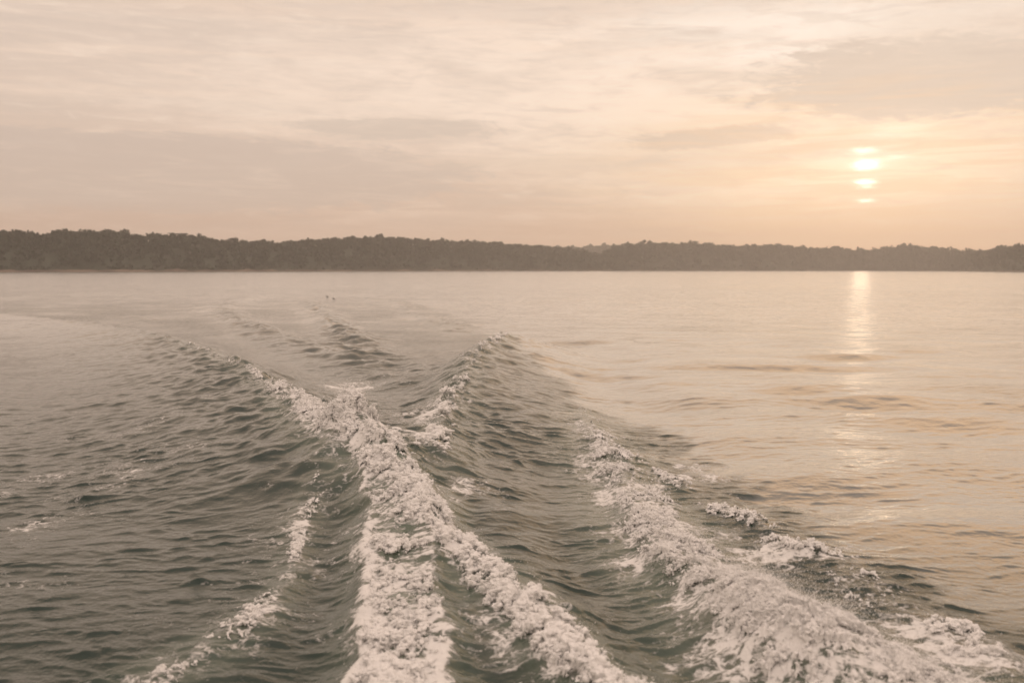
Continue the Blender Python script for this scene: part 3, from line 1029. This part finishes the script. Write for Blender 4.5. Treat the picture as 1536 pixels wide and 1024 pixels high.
def build_ridge(label, line, depth, seed, sc_):
    g = np.random.default_rng(100 + seed)
    th = np.array([px_theta(p[0]) for p in line])

    def dist_at(t, u):
        return shore_at(t) + depth[0] + (depth[1] - depth[0]) * u
    hz = np.array([top_height(p[0], p[1], float(dist_at(q, 1.0))) for p, q in zip(line, th)])
    hz = hz[np.argsort(th)]
    th = np.sort(th)
    n = 260
    T = np.linspace(th[0], th[-1], n)
    Z = np.interp(T, th, hz)

    def terrain(t, u):
        zt = np.interp(t, th, hz) - 7.4 * dist_at(t, 1.0) / 1300
        zt = np.maximum(zt, 0.4)
        prof = np.sin(np.clip(u, 0, 1) * np.pi / 2) ** 0.75
        return 0.6 + (zt - 0.6) * prof

    us = np.array([-0.12, 0, .1, .25, .45, .7, 1.0, 1.35, 1.8])
    V = []
    for u in us:
        dist = dist_at(T, u)
        z = terrain(T, u) if u <= 1 else terrain(T, 1.0) - (u - 1) * 14
        if u < 0:
            z = np.full(n, -0.5)
        V.append(np.stack([dist * np.sin(T), dist * np.cos(T), z], 1))
    V = np.concatenate(V)
    idx = np.arange(len(us) * n).reshape(len(us), n)
    F = np.stack([idx[:-1, :-1], idx[:-1, 1:], idx[1:, 1:], idx[1:, :-1]], -1).reshape(-1, 4)
    HILLS.append((V, F))
    # trees of the wood
    arc = (th[-1] - th[0]) * 1195
    nt_ = int(arc * (depth[1] - depth[0]) / 46)
    t = g.uniform(th[0], th[-1], nt_)
    u = g.random(nt_) ** 0.8
    # skyline row and shore row
    k1 = int(arc / 5.0)
    t = np.concatenate([t, np.linspace(th[0], th[-1], k1) + g.normal(0, .0015, k1), np.linspace(th[0], th[-1], k1)])
    u = np.concatenate([u, g.uniform(.93, 1.05, k1), g.uniform(-.01, .05, k1)])
    dist = dist_at(t, u)
    sz_k = dist / 1250
    zb = np.where(u <= 1, terrain(t, np.clip(u, 0, 1)), terrain(t, 1.0))
    hh = np.clip(g.lognormal(math.log(8.6), .20, len(t)), 5, 13)
    row = u > .92
    hh[row] = np.clip(g.normal(8.0, .8, row.sum()), 6, 10)
    shore_row = u < .055
    hh[shore_row] = g.uniform(3.0, 8.0, shore_row.sum())
    hh = hh * sz_k * .86
    ht = np.interp(t, th, hz)
    hh = np.minimum(hh, np.maximum(ht, 2.2))
    wd = hh * g.uniform(.55, .85, len(t))
    tone = g.random(len(t))
    per = 64
    N = len(t)
    # leaf clumps through every crown, gathered into a few boughs
    nb = 6
    bough = g.normal(0, 1, (N, nb, 3))
    bough /= np.linalg.norm(bough, axis=2, keepdims=True)
    bough *= g.uniform(.35, .78, (N, nb, 1))
    pick = g.integers(0, nb, (N, per))
    c = np.take_along_axis(bough, pick[:, :, None].repeat(3, 2), 1) + np.clip(g.normal(0, .20, (N, per, 3)), -.4, .4)
    ctr = np.stack([dist * np.sin(t), dist * np.cos(t), zb + hh * .58], 1)
    C = ctr[:, None, :] + c * np.stack([wd, wd, hh * .47], 1)[:, None, :]
    C[:, :, 2] = np.maximum(C[:, :, 2], 0.25)
    sz = (wd * .27)[:, None] * g.uniform(.6, 1.35, (N, per))
    a = g.normal(0, 1, (N, per, 3))
    a /= np.linalg.norm(a, axis=2, keepdims=True)
    b = np.cross(a, g.normal(0, 1, (N, per, 3)))
    b /= np.linalg.norm(b, axis=2, keepdims=True)
    a *= sz[:, :, None]
    b *= (sz * g.uniform(.6, 1.1, (N, per)))[:, :, None]
    Q = np.stack([C - a, C - b * .8, C + a * .9, C + b], 2).reshape(-1, 3)
    Q[:, 2] = np.maximum(Q[:, 2], 0.1)
    Fq = np.arange(len(Q)).reshape(-1, 4)
    me = mesh_from('forest', Q, Fq, smooth=False)
    tn = np.clip(np.repeat(tone, per * 4) * .8 + np.repeat(g.random(N * per), 4) * .35, 0, 1)
    attr(me, 'tone', tn)
    print('forest', label[:20], N, 'trees')
    link('forest', me, LEAF, 'stuff', label, 'wood')


R = [build_ridge(*r) for r in RIDGES]
hv, hf, base = [], [], 0
for V, F in HILLS:
    hv.append(V)
    hf.append(F + base)
    base += len(V)
link('hills', mesh_from('hills', np.concatenate(hv), np.concatenate(hf)), SOIL, 'structure', 'low hills along the far shore of the lake', 'hills')

# thin bank of bare mud and stones at the water's edge
T = np.linspace(math.radians(-50), math.radians(50), 500)
w = 1.2 + 1.0 * fbm(T * 60, T * 0 + 3, 4)
rows = []
for dd, zz in ((-7, -.4), (-3, .35), (0, 1.0), (9, 1.3), (60, 1.0)):
    rr = shore_at(T) + dd
    rows.append(np.stack([rr * np.sin(T), rr * np.cos(T), zz * np.clip(w, .35, 2.0) if zz > 0 else np.full(len(T), zz)], 1))
V = np.concatenate(rows)
idx = np.arange(len(V)).reshape(len(rows), len(T))
F = np.stack([idx[:-1, :-1], idx[:-1, 1:], idx[1:, 1:], idx[1:, :-1]], -1).reshape(-1, 4)
link('shore', mesh_from('shore', V, F), MUD, 'structure', 'thin strip of bare bank under the woods', 'shore')


# ------------------------------------------------------------------ single trees that stand out of the woods
def crown_mesh(kind, h, w, seed):
    g = np.random.default_rng(seed)
    n = 420
    if kind == 'round':
        nb = 12
        b = g.normal(0, 1, (nb, 3))
        b /= np.linalg.norm(b, axis=1, keepdims=True)
        b *= g.uniform(.4, .8, (nb, 1))
        c = b[g.integers(0, nb, n)] + g.normal(0, .18, (n, 3))
        C = c * np.array([w / 2, w / 2, h * .38]) + np.array([0, 0, h * .60])
        sz = w * .075 * g.uniform(.6, 1.4, n)
    elif kind == 'cone':
        u = g.random(n) ** .8
        an = g.uniform(0, 2 * np.pi, n)
        rr = (1 - u) * w / 2 * (0.55 + .45 * g.random(n)) * (0.75 + .35 * np.sin(u * 34))
        C = np.stack([rr * np.cos(an), rr * np.sin(an), h * (.08 + .92 * u)], 1)
        sz = w * .11 * g.uniform(.6, 1.3, n) * (1.05 - u * .7)
    else:   # flat crown carried on a bare trunk
        nb = 7
        b = np.stack([g.normal(0, .45, nb), g.normal(0, .45, nb), g.normal(0, .25, nb)], 1)
        c = b[g.integers(0, nb, n)] + g.normal(0, .20, (n, 3))
        C = c * np.array([w / 2, w / 2, h * .12]) + np.array([0, 0, h * .88])
        sz = w * .07 * g.uniform(.6, 1.4, n)
    a = g.normal(0, 1, (n, 3))
    a /= np.linalg.norm(a, axis=1, keepdims=True)
    b = np.cross(a, g.normal(0, 1, (n, 3)))
    b /= np.linalg.norm(b, axis=1, keepdims=True)
    a *= sz[:, None]
    b *= sz[:, None] * .8
    Q = np.stack([C - a, C - b, C + a, C + b], 1).reshape(-1, 3)
    me = mesh_from('crown', Q, np.arange(len(Q)).reshape(-1, 4), smooth=False)
    attr(me, 'tone', np.repeat(g.random(n) * .7, 4))
    return me


def trunk_mesh(h, r, seed):
    g = random.Random(seed)
    V, F = [], []

    def tube(p0, p1, r0, r1):
        p0, p1 = np.array(p0), np.array(p1)
        b = len(V)
        for i in range(5):
            t = i / 4
            c = p0 + (p1 - p0) * t + np.array([g.uniform(-1, 1), g.uniform(-1, 1), 0]) * r0 * .5 * (0 < i < 4)
            rr = r0 + (r1 - r0) * t
            for a in range(8):
                V.append(c + rr * np.array([math.cos(a * math.pi / 4), math.sin(a * math.pi / 4), 0]))
        for i in range(4):
            for a in range(8):
                F.append((b + i * 8 + a, b + i * 8 + (a + 1) % 8, b + i * 8 + 8 + (a + 1) % 8, b + i * 8 + 8 + a))
    tube((0, 0, -1), (0, 0, h), r, r * .4)
    for k in range(5):
        z0 = h * (.5 + .09 * k)
        an = k * 2.4 + g.random()
        L = h * .28
        tube((0, 0, z0), (math.cos(an) * L * .8, math.sin(an) * L * .8, z0 + L * .7), r * .4, r * .12)
    return mesh_from('trunk', np.array(V), np.array(F))


def tree(kind, px, ytop, ybot, wpx, behind, label, seed, group=None, trunk_frac=.75):
    ridge_d = float(shore_at(px_theta(px))) + behind
    d = ray(px, ybot)
    k = ridge_d / math.hypot(d.x, d.y)
    base = Vector((d.x * k, d.y * k, CAM_H + d.z * k))
    h = top_height(px, ytop, ridge_d) - base.z
    w = wpx * ridge_d / FPX
    o = bpy.data.objects.new('conifer_tree' if kind == 'cone' else 'tree', None)
    COL.objects.link(o)
    o.location = base
    o['label'] = label
    o['category'] = 'tree'
    if group:
        o['group'] = group
    link('crown', crown_mesh(kind, h, w, seed), LEAF_DARK if kind == 'cone' else LEAF, parent=o)
    link('trunk', trunk_mesh(h * trunk_frac, max(.22, h * .025), seed), BARK, parent=o)
    return o


RD = 128
tree('round', 351, 355, 367, 15, RD, 'lone round dark tree rising clear of the sloping skyline of the long wood', 21)
tree('round', 345.5, 357, 367, 8, RD + 2, 'small bushy tree tucked against the lone round tree on the skyline', 22)
tree('cone', 575, 366, 384, 6, 60, 'narrow dark conifer halfway down the slope of the long wood', 23)
tree('round', 386, 361, 369, 14, RD, 'low broad tree at the bottom of the dip in the skyline', 24)
tree('flat', 258, 348.8, 358, 8, RD, 'bushy flat topped tree at the left end of the open row with sky beneath', 25)
G_ROW = 'thin trees in the open skyline row'
tree('flat', 264, 350.0, 359, 9, RD, 'thin bare trunked tree in the open skyline row with sky showing under its crown', 26, G_ROW, .9)
tree('flat', 271, 349.8, 359, 10, RD, 'thin bare trunked tree in the open skyline row with sky showing under its crown', 27, G_ROW, .9)
tree('flat', 278, 350.3, 359, 9, RD, 'thin bare trunked tree in the open skyline row with sky showing under its crown', 28, G_ROW, .9)
tree('flat', 189, 347.5, 358, 9, RD, 'leaning edge tree where the flat block of the long wood ends in a step', 29)
tree('round', 238, 350, 360, 11, RD, 'round tree between the stepped block of wood and the open row', 30)
tree('round', 1066, 363.6, 373, 12, 108, 'tallest round tree at the end of the flat top of the headland', 31)
tree('cone', 1032, 361.8, 372, 5, 108, 'small pointed tree top on the flat top of the headland', 32)
tree('round', 1166, 365.3, 375, 14, 108, 'broad rounded tree on the lower skyline of the headland', 33)
tree('round', 1252, 371.2, 380, 11, 108, 'small rounded tree on the skyline just left of the sun reflection', 34)


# ------------------------------------------------------------------ two small dark specks far out, given a made-up log shape
SPECK, _n, _p = new_mat('speck_dark')
_g = _n.new('ShaderNodeNewGeometry')
_n.put(_p.inputs['Base Color'], _n.mix(_n.noise(_g.outputs['Position'], 14.0), (0.03, 0.025, 0.02), (0.08, 0.06, 0.045)))
_p.inputs['Roughness'].default_value = 0.5


def dark_speck(px, py, ln, rot, label, seed):
    g = random.Random(seed)
    x, y = ground(px, py, .05)
    V, F = [], []
    seg = 9
    for i in range(seg):
        t = i / (seg - 1)
        rr = .055 * (math.sin(math.pi * (0.08 + .86 * t)) ** .5) * g.uniform(.85, 1.15)
        for a in range(8):
            an = a * math.pi / 4
            V.append(((t - .5) * ln, rr * math.cos(an) + .03 * math.sin(t * 5), rr * math.sin(an) + .05 + .03 * math.sin(t * 4)))
    for i in range(seg - 1):
        for a in range(8):
            F.append((i * 8 + a, i * 8 + (a + 1) % 8, i * 8 + 8 + (a + 1) % 8, i * 8 + 8 + a))
    me = mesh_from('dark_speck', np.array(V), np.array(F))
    o = link('dark_speck', me, SPECK, None, label, 'dark_speck')
    o.location = (x, y, 0.06)
    o.rotation_euler = (0, 0.18, rot)


dark_speck(491, 446, .28, -.35, 'small dark speck on the far pale water, the farther of two', 1)
dark_speck(500.5, 449.2, .24, -.25, 'small dark speck on the far pale water, the nearer of two', 2)
print('objects', len(bpy.data.objects))
